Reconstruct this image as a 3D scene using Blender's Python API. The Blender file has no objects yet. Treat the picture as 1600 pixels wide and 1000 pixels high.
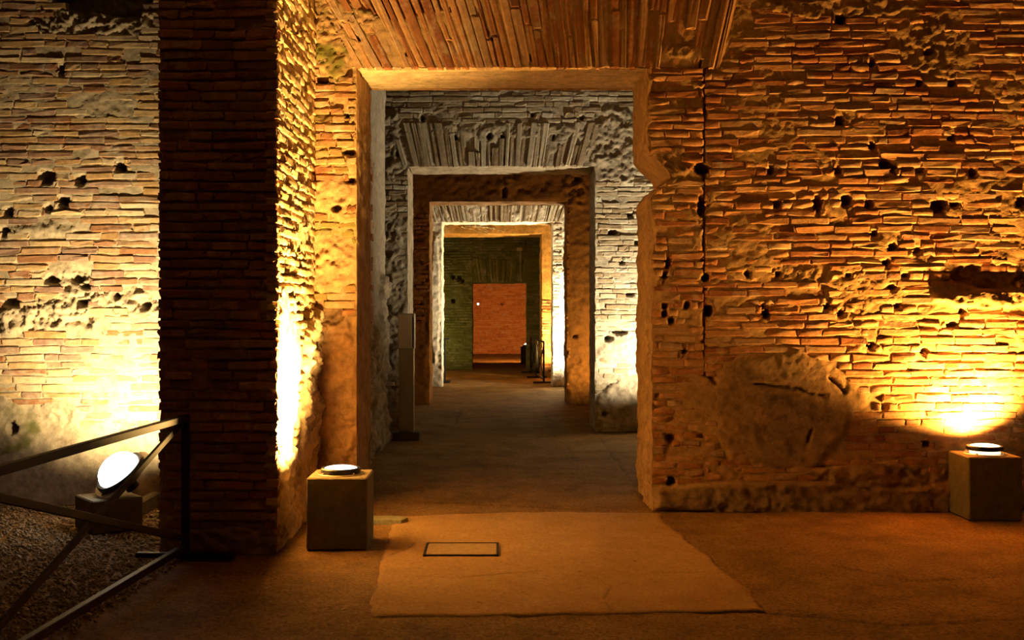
import bpy, math, random
import numpy as np
from mathutils import Vector, Matrix

# ------------------------------------------------------------------ camera, world, exposure
FPX, VX, VY, EYE = 1800.0, 780.0, 475.0, 1.5      # focal length and vanishing point in photo pixels
scene = bpy.context.scene
C = scene.collection
cam = bpy.data.objects.new('camera', bpy.data.cameras.new('camera'))
C.objects.link(cam)
cam.location = (0, 0, EYE)
cam.rotation_euler = (math.pi / 2, 0, 0)
cam.data.sensor_width = 36.0
cam.data.lens = FPX / 1600 * 36.0
cam.data.shift_x = (800 - VX) / 1600
cam.data.shift_y = -(500 - VY) / 1600
cam.data.clip_end = 200
scene.camera = cam
world = bpy.data.worlds.new('world')
scene.world = world
world.use_nodes = True
world.node_tree.nodes['Background'].inputs[0].default_value = (0.0, 0.0, 0.0, 1)
world.node_tree.nodes['Background'].inputs[1].default_value = 0.0
scene.view_settings.view_transform = 'Standard'
scene.view_settings.look = 'None'
scene.view_settings.gamma = 1.0
scene.view_settings.use_curve_mapping = False
scene.view_settings.exposure = 0.0

R = random.Random(7)
PI = math.pi


def wx(px, d): return (px - VX) / FPX * d
def wz(py, d): return EYE - (py - VY) / FPX * d
def gd(py): return EYE * FPX / (py - VY)           # distance of a floor pixel
def gp(px, py):
    d = gd(py)
    return (wx(px, d), d)


# ------------------------------------------------------------------ noise (numpy)
def _h(*c):
    n = np.zeros(np.broadcast(*c).shape, dtype=np.uint32)
    for k, v in zip((374761393, 668265263, 2147483647 - 58, 1274126177), c):
        n = n + (np.asarray(v).astype(np.int64) & 0xffffffff).astype(np.uint32) * np.uint32(k)
    n = (n ^ (n >> np.uint32(13))) * np.uint32(1274126177)
    n = (n ^ (n >> np.uint32(16))) * np.uint32(2246822519)
    n = n ^ (n >> np.uint32(15))
    return n.astype(np.float64) / 4294967295.0


def vn2(x, y, s=0):
    xi, yi = np.floor(x), np.floor(y)
    fx, fy = x - xi, y - yi
    fx, fy = fx * fx * (3 - 2 * fx), fy * fy * (3 - 2 * fy)
    s = np.full(np.shape(xi), s)
    a, b = _h(xi, yi, s), _h(xi + 1, yi, s)
    c, d = _h(xi, yi + 1, s), _h(xi + 1, yi + 1, s)
    return (a + (b - a) * fx) * (1 - fy) + (c + (d - c) * fx) * fy


def fbm(x, y, s=0, octs=4, gain=.5):
    t, a, n = 0, 1.0, 0
    for o in range(octs):
        t = t + a * (vn2(x, y, s + o * 17) * 2 - 1)
        n += a
        a *= gain
        x, y = x * 2.03 + 5.1, y * 2.03 + 9.7
    return t / n


def vn3(p, s=0):
    i = np.floor(p)
    f = p - i
    f = f * f * (3 - 2 * f)
    out = 0
    for dx in (0, 1):
        for dy in (0, 1):
            for dz in (0, 1):
                w = (f[..., 0] if dx else 1 - f[..., 0]) * (f[..., 1] if dy else 1 - f[..., 1]) * (f[..., 2] if dz else 1 - f[..., 2])
                out = out + w * _h(i[..., 0] + dx, i[..., 1] + dy, i[..., 2] + dz, np.full(i.shape[:-1], s))
    return out * 2 - 1


def vec3n(p, freq, s=0):
    return np.stack([vn3(p * freq, s), vn3(p * freq, s + 31), vn3(p * freq, s + 67)], -1)


def sstep(a, b, x):
    t = np.clip((x - a) / (b - a), 0, 1)
    return t * t * (3 - 2 * t)


# ------------------------------------------------------------------ materials
def ramp(nt, fac, stops):
    r = nt.nodes.new('ShaderNodeValToRGB')
    e = r.color_ramp.elements
    e[0].position, e[0].color = stops[0][0], (*stops[0][1], 1)
    e[1].position, e[1].color = stops[-1][0], (*stops[-1][1], 1)
    for p, c in stops[1:-1]:
        k = e.new(p)
        k.color = (*c, 1)
    nt.links.new(fac, r.inputs[0])
    return r.outputs[0]


def mixc(nt, fac, a, b, mode='MIX'):
    m = nt.nodes.new('ShaderNodeMix')
    m.data_type = 'RGBA'
    m.blend_type = mode
    for sock, v in ((m.inputs[0], fac), (m.inputs[6], a), (m.inputs[7], b)):
        if isinstance(v, (int, float)):
            sock.default_value = v
        elif isinstance(v, tuple):
            sock.default_value = (*v, 1)
        else:
            nt.links.new(v, sock)
    return m.outputs[2]


def newmat(name, rough=.9):
    m = bpy.data.materials.new(name)
    m.use_nodes = True
    nt = m.node_tree
    b = nt.nodes['Principled BSDF']
    b.inputs['Roughness'].default_value = rough
    b.inputs['Specular IOR Level'].default_value = .25
    return m, nt, b


def noise(nt, scale, detail=5, rough=.6, vec=None):
    n = nt.nodes.new('ShaderNodeTexNoise')
    n.inputs['Scale'].default_value = scale
    n.inputs['Detail'].default_value = detail
    n.inputs['Roughness'].default_value = rough
    if vec is None:
        g = nt.nodes.get('geo') or nt.nodes.new('ShaderNodeNewGeometry')
        g.name = 'geo'
        vec = g.outputs['Position']
    nt.links.new(vec, n.inputs['Vector'])
    return n.outputs['Fac']


def bump(nt, b, h, strength=.5, dist=.01, prev=None):
    n = nt.nodes.new('ShaderNodeBump')
    n.inputs['Strength'].default_value = strength
    n.inputs['Distance'].default_value = dist
    nt.links.new(h, n.inputs['Height'])
    if prev is not None:
        nt.links.new(prev, n.inputs['Normal'])
    nt.links.new(n.outputs[0], b.inputs['Normal'])
    return n.outputs[0]


def attr(nt, name):
    a = nt.nodes.new('ShaderNodeAttribute')
    a.attribute_name = name
    s = nt.nodes.new('ShaderNodeSeparateColor')
    nt.links.new(a.outputs['Color'], s.inputs[0])
    return s.outputs


def brick_mat(name, stops, moss=0.0, mosscol=(.16, .17, .03), relief=1.0):
    m, nt, b = newmat(name, .88)
    a = attr(nt, 'tone')
    col = ramp(nt, a[0], stops)
    n1 = noise(nt, 22, 6, .65)
    col = mixc(nt, .55, col, ramp(nt, n1, [(.25, (.42, .40, .38)), (.5, (.95, .95, .95)), (.75, (1.5, 1.42, 1.3))]), 'MULTIPLY')
    n2 = noise(nt, 90, 4, .7)
    col = mixc(nt, .35, col, ramp(nt, n2, [(.3, (.5, .5, .5)), (.6, (1.15, 1.15, 1.15))]), 'MULTIPLY')
    lime = ramp(nt, noise(nt, 5.5, 6, .65), [(.52, (0, 0, 0)), (.66, (1, 1, 1))])
    col = mixc(nt, mul(nt, lime, .55), col, (.55, .47, .36))
    if moss:
        f = ramp(nt, noise(nt, 3.2, 6, .7), [(.46, (0, 0, 0)), (.6, (1, 1, 1))])
        col = mixc(nt, mul(nt, f, moss), col, mosscol)
    nt.links.new(col, b.inputs['Base Color'])
    p = bump(nt, b, n1, .4 * relief, .010)
    bump(nt, b, n2, .4 * relief, .005, p)
    return m


def mul(nt, s, k):
    n = nt.nodes.new('ShaderNodeMath')
    n.operation = 'MULTIPLY'
    if hasattr(s, 'type') and s.type == 'RGBA':
        c = nt.nodes.new('ShaderNodeRGBToBW')
        nt.links.new(s, c.inputs[0])
        s = c.outputs[0]
    nt.links.new(s, n.inputs[0])
    n.inputs[1].default_value = k
    return n.outputs[0]


def wall_mat(name, mortar, concrete, moss=(.15, .15, .03), relief=1.0, stretch=None):
    """mortar with patches of bare concrete (surf.r), moss (surf.g) and a dark tone (surf.b) for cracks, footing and the painted shade of holes"""
    m, nt, b = newmat(name, .92)
    a = attr(nt, 'surf')
    n1 = noise(nt, 14, 7, .65)
    n2 = noise(nt, 70, 5, .7)
    cm = mixc(nt, 1.0, mortar, ramp(nt, n1, [(.25, (.5, .47, .43)), (.5, (1, 1, 1)), (.75, (1.35, 1.3, 1.22))]), 'MULTIPLY')
    cc = mixc(nt, 1.0, concrete, ramp(nt, noise(nt, 7, 8, .7), [(.3, (.45, .42, .38)), (.5, (1, .98, .95)), (.7, (1.5, 1.45, 1.4))]), 'MULTIPLY')
    col = mixc(nt, a[0], cm, cc)
    col = mixc(nt, .3, col, ramp(nt, n2, [(.3, (.5, .5, .5)), (.6, (1.15, 1.15, 1.15))]), 'MULTIPLY')
    col = mixc(nt, a[1], col, moss)
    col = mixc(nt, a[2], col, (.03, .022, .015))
    nt.links.new(col, b.inputs['Base Color'])
    p = bump(nt, b, n1, .45 * relief, .014)
    bump(nt, b, n2, .45 * relief, .007, p)
    return m


BR_RED = [(0, (.26, .10, .05)), (.25, (.42, .19, .085)), (.5, (.52, .27, .13)), (.75, (.60, .36, .19)), (1, (.40, .26, .17))]
BR_TAN = [(0, (.38, .17, .07)), (.2, (.36, .23, .17)), (.45, (.52, .31, .13)), (.7, (.62, .43, .22)), (1, (.66, .52, .34))]
BR_GREY = [(0, (.30, .21, .13)), (.4, (.42, .33, .23)), (.75, (.52, .44, .33)), (1, (.6, .55, .46))]
M = {
    'br_red': brick_mat('old_orange_brick', BR_RED),
    'br_dark': brick_mat('dark_red_brick', [(0, (.22, .085, .045)), (.5, (.36, .15, .075)), (1, (.44, .24, .13))]),
    'br_tan': brick_mat('weathered_tan_brick', BR_TAN),
    'br_moss': brick_mat('mossy_orange_brick', BR_RED, .75),
    'br_grey': brick_mat('grey_brown_brick', BR_GREY, relief=1.3),
    'br_green': brick_mat('greenish_brick', [(0, (.16, .16, .07)), (.5, (.25, .25, .11)), (1, (.33, .30, .15))], .4),
    'br_far': brick_mat('far_orange_brick', [(0, (.42, .17, .075)), (.5, (.56, .25, .11)), (1, (.62, .32, .16))], relief=.5),
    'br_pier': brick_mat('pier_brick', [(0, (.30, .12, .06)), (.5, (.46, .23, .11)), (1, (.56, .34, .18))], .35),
    'br_pierside': brick_mat('pier_brick_lit_side', [(0, (.46, .28, .13)), (.5, (.60, .40, .20)), (1, (.70, .54, .32))], .35, (.30, .28, .06)),  # pier brick lightened for the lamplit side; the light is in the colour
    'w_pier': wall_mat('pier_mortar', (.34, .23, .13), (.66, .54, .36)),  # second tone kept pale to paint lamplight onto the pier's side
    'w_soffit': wall_mat('pale_soffit_plaster', (.60, .46, .26), (.70, .56, .36)),
    'w_red': wall_mat('orange_mortar', (.50, .33, .16), (.33, .22, .12)),
    'w_dark': wall_mat('dark_mortar', (.24, .15, .085), (.28, .19, .12)),
    'w_tan': wall_mat('pale_mortar', (.50, .41, .28), (.46, .38, .27)),
    'w_moss': wall_mat('mossy_mortar', (.45, .30, .14), (.40, .25, .12)),
    'w_grey': wall_mat('grey_mortar', (.44, .38, .30), (.42, .36, .28), relief=1.4),
    'w_brown': wall_mat('brown_plaster', (.36, .22, .11), (.40, .25, .12)),
    'w_pale': wall_mat('pale_plaster', (.50, .43, .33), (.74, .70, .62)),
    'w_yellow': wall_mat('yellow_plaster', (.56, .36, .15), (.60, .40, .17), relief=.5),
    'w_green': wall_mat('greenish_mortar', (.22, .22, .10), (.24, .23, .11)),
    'w_far': wall_mat('far_orange_mortar', (.48, .22, .10), (.48, .22, .10), relief=.5),
    'w_plain': wall_mat('plain_masonry', (.10, .065, .035), (.10, .065, .035)),
}


def simple_mat(name, col, rough=.6, metal=0.0, var=.25, bscale=60, bstr=.2):
    m, nt, b = newmat(name, rough)
    b.inputs['Metallic'].default_value = metal
    n = noise(nt, bscale, 5, .65)
    lo, hi = tuple(c * (1 - var) for c in col), tuple(min(1, c * (1 + var)) for c in col)
    nt.links.new(ramp(nt, n, [(.3, lo), (.7, hi)]), b.inputs['Base Color'])
    bump(nt, b, n, bstr, .004)
    return m


def glow_mat(name, col, strength):
    m = bpy.data.materials.new(name)
    m.use_nodes = True
    nt = m.node_tree
    nt.nodes.clear()
    o = nt.nodes.new('ShaderNodeOutputMaterial')
    e = nt.nodes.new('ShaderNodeEmission')
    e.inputs[0].default_value = (*col, 1)
    e.inputs[1].default_value = strength
    nt.links.new(e.outputs[0], o.inputs[0])
    return m


def plinth_mat():
    m, nt, b = newmat('cast_concrete', .85)
    v = nt.nodes.new('ShaderNodeTexVoronoi')
    v.inputs['Scale'].default_value = 45
    g = nt.nodes.new('ShaderNodeNewGeometry')
    nt.links.new(g.outputs['Position'], v.inputs['Vector'])
    n = noise(nt, 18, 6, .65)
    c = ramp(nt, n, [(.3, (.085, .07, .038)), (.55, (.12, .098, .056)), (.75, (.155, .13, .075))])
    c = mixc(nt, 1.0, c, ramp(nt, v.outputs['Distance'], [(.06, (.35, .35, .35)), (.2, (1, 1, 1))]), 'MULTIPLY')
    nt.links.new(c, b.inputs['Base Color'])
    bump(nt, b, n, .3, .006)
    return m


def floor_mat(name, stops, speck=.5, bs=.6):
    m, nt, b = newmat(name, .85)
    a = attr(nt, 'surf')
    n1 = noise(nt, 2.2, 8, .68)
    n2 = noise(nt, 55, 6, .75)
    c = ramp(nt, n1, stops)
    c = mixc(nt, speck, c, ramp(nt, n2, [(.32, (.25, .23, .2)), (.5, (1, 1, 1)), (.68, (1.6, 1.6, 1.5))]), 'MULTIPLY')
    spots = ramp(nt, noise(nt, 13, 4, .8), [(.30, (.3, .28, .25)), (.37, (1, 1, 1))])
    c = mixc(nt, .7, c, spots, 'MULTIPLY')
    c = mixc(nt, a[2], c, (.035, .022, .012))
    nt.links.new(c, b.inputs['Base Color'])
    p = bump(nt, b, n2, bs, .01)
    bump(nt, b, noise(nt, 9, 6, .7), bs * .6, .03, p)
    return m


M['floor'] = floor_mat('trodden_earth_floor', [(.3, (.13, .075, .024)), (.5, (.24, .14, .046)), (.7, (.33, .205, .075))], .95, 1.0)
M['screed'] = floor_mat('smooth_concrete_screed', [(.3, (.38, .24, .10)), (.5, (.45, .29, .13)), (.7, (.51, .345, .17))], .45, .45)
M['gravel'] = simple_mat('grit', (.36, .28, .17), .8, 0, .5, 30, .3)
M['concrete'] = plinth_mat()
M['iron'] = simple_mat('black_painted_iron', (.014, .013, .013), .6, .0, .4, 90, .1)
M['housing'] = simple_mat('dark_lamp_housing', (.03, .028, .026), .35, .6, .3, 90, .1)
M['rim'] = simple_mat('brushed_rim', (.42, .37, .30), .35, .7, .2, 90, .1)
M['totem'] = simple_mat('grey_painted_steel', (.42, .37, .28), .55, 0, .1, 40, .05)
M['panel'] = simple_mat('pale_grey_panel', (.74, .66, .52), .5, 0, .08, 40, .05)
M['black'] = simple_mat('black_gap', (.012, .012, .012), .6, 0, .2, 40, .05)
M['slate'] = simple_mat('grey_green_stone', (.24, .235, .16), .85, 0, .25, 40, .3)
M['root'] = simple_mat('pale_dry_root', (.88, .84, .78), .8, 0, .2, 40, .1)
M['white_box'] = simple_mat('yellowed_white_plastic', (.70, .62, .36), .5, 0, .1, 40, .05)


# ------------------------------------------------------------------ mesh helpers
def link_mesh(name, verts, faces, mat, parent=None, smooth=False, attrs=None, uvkind='tone'):
    me = bpy.data.meshes.new(name)
    verts = np.asarray(verts, dtype=np.float32).reshape(-1, 3)
    if isinstance(faces, np.ndarray) and faces.ndim == 2:
        nf, k = faces.shape
        me.vertices.add(len(verts))
        me.vertices.foreach_set('co', verts.ravel())
        me.loops.add(nf * k)
        me.loops.foreach_set('vertex_index', faces.astype(np.int32).ravel())
        me.polygons.add(nf)
        me.polygons.foreach_set('loop_start', np.arange(0, nf * k, k, dtype=np.int32))
        me.polygons.foreach_set('loop_total', np.full(nf, k, dtype=np.int32))
        me.update(calc_edges=True)
        me.validate()
    else:
        me.from_pydata([tuple(map(float, v)) for v in verts], [], [tuple(map(int, f)) for f in faces])
    if attrs is not None:
        at = me.attributes.new(uvkind, 'FLOAT_COLOR', 'POINT')
        a = np.ones((len(verts), 4), dtype=np.float32)
        a[:, :3] = attrs
        at.data.foreach_set('color', a.ravel())
    if smooth:
        me.polygons.foreach_set('use_smooth', np.ones(len(me.polygons), dtype=bool))
    me.materials.append(mat)
    o = bpy.data.objects.new(name, me)
    C.objects.link(o)
    if parent is not None:
        o.parent = parent
    return o


def tag(o, label, cat, group=None, kind=None):
    o['label'] = label
    o['category'] = cat
    if group: o['group'] = group
    if kind: o['kind'] = kind
    return o


def empty(name, loc, rz=0.0):
    o = bpy.data.objects.new(name, None)
    o.empty_display_size = .1
    C.objects.link(o)
    o.location = loc
    o.rotation_euler = (0, 0, rz)
    return o


class MB:
    """collects boxes, bars and turned shapes into one mesh"""
    def __init__(s): s.v, s.f = [], []

    def add(s, v, f):
        n = len(s.v)
        s.v += [tuple(p) for p in v]
        s.f += [tuple(i + n for i in q) for q in f]
        return s

    def box(s, c, d, bev=.004, mat=None):
        x, y, z = (k / 2 for k in d)
        e = min(bev, x * .4, y * .4, z * .4)
        pts = []
        for sx in (-1, 1):
            for sy in (-1, 1):
                for sz in (-1, 1):
                    pts += [(sx * x, sy * (y - e), sz * (z - e)), (sx * (x - e), sy * y, sz * (z - e)), (sx * (x - e), sy * (y - e), sz * z)]
        import bmesh
        bm = bmesh.new()
        for p in pts: bm.verts.new(p)
        bmesh.ops.convex_hull(bm, input=bm.verts)
        bm.verts.index_update()
        v = [Vector(q.co) for q in bm.verts]
        f = [[q.index for q in fc.verts] for fc in bm.faces]
        bm.free()
        m = mat or Matrix.Identity(3)
        return s.add([m @ p + Vector(c) for p in v], f)

    def bar(s, a, b, w, h=None, bev=.004, up=(0, 0, 1)):
        a, b = Vector(a), Vector(b)
        h = h or w
        y = (b - a).normalized()
        x = y.cross(Vector(up))
        if x.length < 1e-4: x = Vector((1, 0, 0))
        x.normalize()
        z = x.cross(y)
        m = Matrix((x, y, z)).transposed()
        return s.box((a + b) / 2, (w, (b - a).length, h), bev, m)

    def lathe(s, prof, n=40, c=(0, 0, 0), mat=None):
        """prof: list of (radius, z) from the bottom up; closed where radius is 0"""
        m = mat or Matrix.Identity(3)
        v, f, rings = [], [], []
        for r, z in prof:
            if r == 0:
                rings.append([len(v)])
                v.append(m @ Vector((0, 0, z)) + Vector(c))
            else:
                rings.append(list(range(len(v), len(v) + n)))
                v += [m @ Vector((r * math.cos(2 * PI * k / n), r * math.sin(2 * PI * k / n), z)) + Vector(c) for k in range(n)]
        for A, B in zip(rings, rings[1:]):
            for k in range(n):
                q = [A[k % len(A)], A[(k + 1) % len(A)], B[(k + 1) % len(B)], B[k % len(B)]]
                q = [x for i, x in enumerate(q) if x not in q[:i]]
                if len(q) > 2: f.append(q)
        return s.add(v, f)

    def tube(s, pts, rad, n=6):
        pts = [Vector(p) for p in pts]
        v, f = [], []
        for i, p in enumerate(pts):
            t = (pts[min(i + 1, len(pts) - 1)] - pts[max(i - 1, 0)]).normalized()
            x = t.cross(Vector((.3, .2, 1))).normalized()
            y = t.cross(x)
            r = rad[i] if isinstance(rad, (list, tuple)) else rad
            v += [p + (x * math.cos(2 * PI * k / n) + y * math.sin(2 * PI * k / n)) * r for k in range(n)]
        for i in range(len(pts) - 1):
            for k in range(n):
                f.append((i * n + k, i * n + (k + 1) % n, (i + 1) * n + (k + 1) % n, (i + 1) * n + k))
        f.append(tuple(range(n - 1, -1, -1)))
        f.append(tuple((len(pts) - 1) * n + k for k in range(n)))
        return s.add(v, f)

    def build(s, name, mat, parent=None, smooth=False):
        o = link_mesh(name, s.v, s.f, mat, parent)
        if smooth:
            for p in o.data.polygons:
                p.use_smooth = True
            for e in o.data.edges: pass
        return o


# ------------------------------------------------------------------ masonry
class Wall:
    """one piece of masonry: a rough mortar surface with the bricks set into it"""
    def __init__(s, name, label, mat, brickmat=None, vis=(0, 0, 1600, 1000), seed=1, cat='wall', parts=300):
        s.name, s.label, s.mat, s.bm, s.vis, s.cat, s.parts = name, label, mat, brickmat, vis, cat, parts
        s.v, s.f, s.a, s.n = [], [], [], 0
        s.bricks = []
        s.R = random.Random(seed)
        s.seed = seed

    def grid(s, P, N, h=None, A=None, keep=None, wob=.003, wfreq=9.0, flip=False):
        """P: (nu, nv, 3) points; moved by h along N and by a shared 3D wobble so that faces meet at the corners"""
        nu, nv = P.shape[:2]
        Q = P + vec3n(P, wfreq, 5) * wob + vec3n(P, wfreq * 3.1, 11) * wob * .4
        if h is not None: Q = Q + np.asarray(N)[None, None, :] * h[..., None]
        idx = np.arange(nu * nv).reshape(nu, nv)
        q = np.stack([idx[:-1, :-1], idx[1:, :-1], idx[1:, 1:], idx[:-1, 1:]], -1)
        if keep is not None:
            k = keep[:-1, :-1] & keep[1:, :-1] & keep[1:, 1:] & keep[:-1, 1:]
            q = q[k]
        q = q.reshape(-1, 4)
        c = np.cross(P[1, 0] - P[0, 0], P[0, 1] - P[0, 0])
        if np.dot(c, N) < 0: q = q[:, ::-1]
        s.v.append(Q.reshape(-1, 3))
        s.f.append(q + s.n)
        s.a.append((np.zeros((nu, nv, 3)) if A is None else A).reshape(-1, 3))
        s.n += nu * nv

    def brick(s, quad, O, U, N, p, tone, V=(0, 0, 1), depth=.055, rough=1.0):
        """quad: four (u, v) corners, anticlockwise from bottom left"""
        r = s.R
        rough *= r.choice((.8, 1.0, 1.0, 1.6, 2.3))
        q = [np.array(c) for c in quad]
        O, U, N, V = map(np.asarray, (O, U, N, V))
        lu, lv = np.linalg.norm(q[1] - q[0]), np.linalg.norm(q[3] - q[0])
        eu, ev = min(.3, .010 / lu), min(.3, .008 / lv)
        ga, gb = (0, eu, .5 + r.uniform(-.15, .15), 1 - eu, 1), (0, ev, 1 - ev, 1)
        nu, nv = 5, 4
        tiltu, tiltv = r.uniform(-.0015, .0015) * rough, r.uniform(-.002, .002) * rough
        vs = []
        for j in range(nv):
            for i in range(nu):
                a, b = ga[i], gb[j]
                c = (q[0] * (1 - a) + q[1] * a) * (1 - b) + (q[3] * (1 - a) + q[2] * a) * b
                edge = i in (0, nu - 1) or j in (0, nv - 1)
                corner = i in (0, nu - 1) and j in (0, nv - 1)
                c = c + np.array([r.gauss(0, .003), r.gauss(0, .0022)]) * rough
                h = p + tiltu * (a - .5) * 2 + tiltv * (b - .5) * 2 + r.gauss(0, .0012) * rough
                if edge: h -= r.uniform(.001, .005) * rough
                if corner: h -= r.uniform(0, .006) * rough
                if edge and r.random() < .10: h -= r.uniform(.004, .016) * rough
                vs.append(O + U * c[0] + V * c[1] + N * h)
        per = [(i, 0) for i in range(nu)] + [(nu - 1, j) for j in range(1, nv - 1)] + [(i, nv - 1) for i in range(nu - 1, -1, -1)] + [(0, j) for j in range(nv - 2, 0, -1)]
        ids = [j * nu + i for i, j in per]
        for k in ids: vs.append(vs[k] - N * (depth + p))
        f = []
        for j in range(nv - 1):
            for i in range(nu - 1):
                f.append((j * nu + i, j * nu + i + 1, (j + 1) * nu + i + 1, (j + 1) * nu + i))
        b0, m = nu * nv, len(ids)
        for k in range(m): f.append((ids[(k + 1) % m], ids[k], b0 + k, b0 + (k + 1) % m))
        if np.dot(np.cross(U, V), N) < 0: f = [t[::-1] for t in f]
        vs = np.array(vs)
        d = np.maximum(vs[:b0, 1], .1)
        X, Y = VX + vs[:b0, 0] / d * FPX, VY - (vs[:b0, 2] - EYE) / d * FPX
        x0, x1, y0, y1 = X.min(), X.max(), Y.min(), Y.max()
        w = max(0, min(x1, s.vis[2]) - max(x0, s.vis[0]))
        hh = max(0, min(y1, s.vis[3]) - max(y0, s.vis[1]))
        s.bricks.append((w * hh, vs, f, tone, s.bm))

    def courses(s, O, U, N, u0, u1, v0, v1, ch=.058, joint=.013, length=(.17, .33), holes=(), omit=None, p=(.0, .011), edge=None, wave=.004, lost=.03):
        """rows of brick between u0..u1 (edge(v) may move them), cut around the holes"""
        r = s.R
        v = v0
        row = 0
        while v + ch * .6 < v1:
            h = ch * r.uniform(.9, 1.1)
            vb, vt = v + joint / 2, min(v + h - joint / 2, v1)
            vm = (vb + vt) / 2
            a, b = (edge(vm) if edge else (u0, u1))
            u = a - r.uniform(0, .2)
            while u < b:
                L = r.uniform(*length) * (.6 if r.random() < .2 else 1)
                segs = [(max(u, a) + .0025 * (u > a), min(u + L, b) - .0025)]
                for (cu, cv, ru, rv) in holes:
                    t = abs(vm - cv) / (rv + h * .35)
                    if t < 1:
                        w = ru * math.sqrt(1 - t * t) * 1.05
                        segs = [x for sg in segs for x in ((sg[0], min(sg[1], cu - w)), (max(sg[0], cu + w), sg[1]))]
                for (c, d) in segs:
                    if d - c < .02: continue
                    if omit is not None and omit((c + d) / 2, vm): continue
                    if r.random() < lost: continue
                    pp = r.uniform(*p)
                    if r.random() < .05: pp -= .010
                    wv = wave
                    g = lambda x: wv * math.sin(x * 2.1 + row * .05) + wv * .7 * math.sin(x * 5.3 + row * .9)
                    j1, j2 = r.uniform(-.002, .002), r.uniform(-.002, .002)
                    s.brick([(c, vb + g(c) + j1), (d, vb + g(d) + j2), (d, vt + g(d) + j2), (c, vt + g(c) + j1)], O, U, N, pp, (r.random(), r.random(), 0))
                u += L
            v += h
            row += 1

    def fan(s, O, U, N, xb, xt, z0, z1, n, p=(.0, .012), joint=.011, pieces=(1, 2), omit=None):
        """upright bricks of a flat arch, spreading from xb (bottom) to xt (top)"""
        r = s.R
        ws = [r.uniform(.75, 1.25) for _ in range(n)]
        tot, acc = sum(ws), 0
        for w in ws:
            a, b = acc / tot, (acc + w) / tot
            acc += w
            k = r.choice(pieces)
            cuts = [0] + sorted(r.uniform(.3, .7) for _ in range(k - 1)) + [1]
            for t0, t1 in zip(cuts, cuts[1:]):
                def X(f, t, side):
                    B, T = xb[0] + (xb[1] - xb[0]) * f, xt[0] + (xt[1] - xt[0]) * f
                    return B + (T - B) * t + side * joint / 2
                def Z(t): return z0 + (z1 - z0) * t
                g = joint / 2 / (z1 - z0)
                t0e, t1e = t0 + g * (t0 > 0), t1 - g * (t1 < 1)
                jz = r.uniform(-.008, .008) if t0 == 0 else 0
                quad = [(X(a, t0e, 1), Z(t0e) + jz), (X(b, t0e, -1), Z(t0e) + jz), (X(b, t1e, -1), Z(t1e)), (X(a, t1e, 1), Z(t1e))]
                cx, cz = sum(c[0] for c in quad) / 4, sum(c[1] for c in quad) / 4
                if omit is not None and omit(cx, cz): continue
                s.brick(quad, O, U, N, r.uniform(*p), (r.random(), r.random(), 0))

    def build(s):
        v, f, a = np.concatenate(s.v), np.concatenate(s.f), np.concatenate(s.a)
        o = link_mesh(s.name, v, f, s.mat, None, True, a, 'surf')
        o['kind'] = 'structure'
        o['label'] = s.label
        o['category'] = s.cat
        if s.bricks:
            s.bricks.sort(key=lambda t: -t[0])
            big = [b for b in s.bricks[:s.parts] if b[0] > 12]
            rest = s.bricks[len(big):]
            for (ar, vs, fs, t, bm) in big:
                c = vs.mean(0)
                b = link_mesh('brick', vs - c, fs, bm, o, False, np.tile(np.array(t), (len(vs), 1)), 'tone')
                b.location = c
            for bm in dict.fromkeys(t[4] for t in rest):
                V_, F_, T_, n = [], [], [], 0
                for (ar, vs, fs, t, _) in [t for t in rest if t[4] is bm]:
                    V_.append(vs)
                    F_.append(np.array(fs) + n)
                    T_.append(np.tile(np.array(t), (len(vs), 1)))
                    n += len(vs)
                b = link_mesh('brickwork', np.concatenate(V_), np.concatenate(F_), bm, o, False, np.concatenate(T_), 'tone')
                b['kind'] = 'stuff'
        return o


def plane_pts(O, U, us, vs, V=(0, 0, 1)):
    O, U, V = map(np.asarray, (O, U, V))
    return O[None, None, :] + us[:, None, None] * U[None, None, :] + vs[None, :, None] * V[None, None, :]


def span(a, b, r): return np.linspace(a, b, max(2, int(round(abs(b - a) / r)) + 1))


def spans(*parts):
    """parts: (a, b, res) runs joined end to end"""
    out = []
    for a, b, r in parts:
        out.append(span(a, b, r)[(1 if out else 0):])
    return np.concatenate(out)


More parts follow.
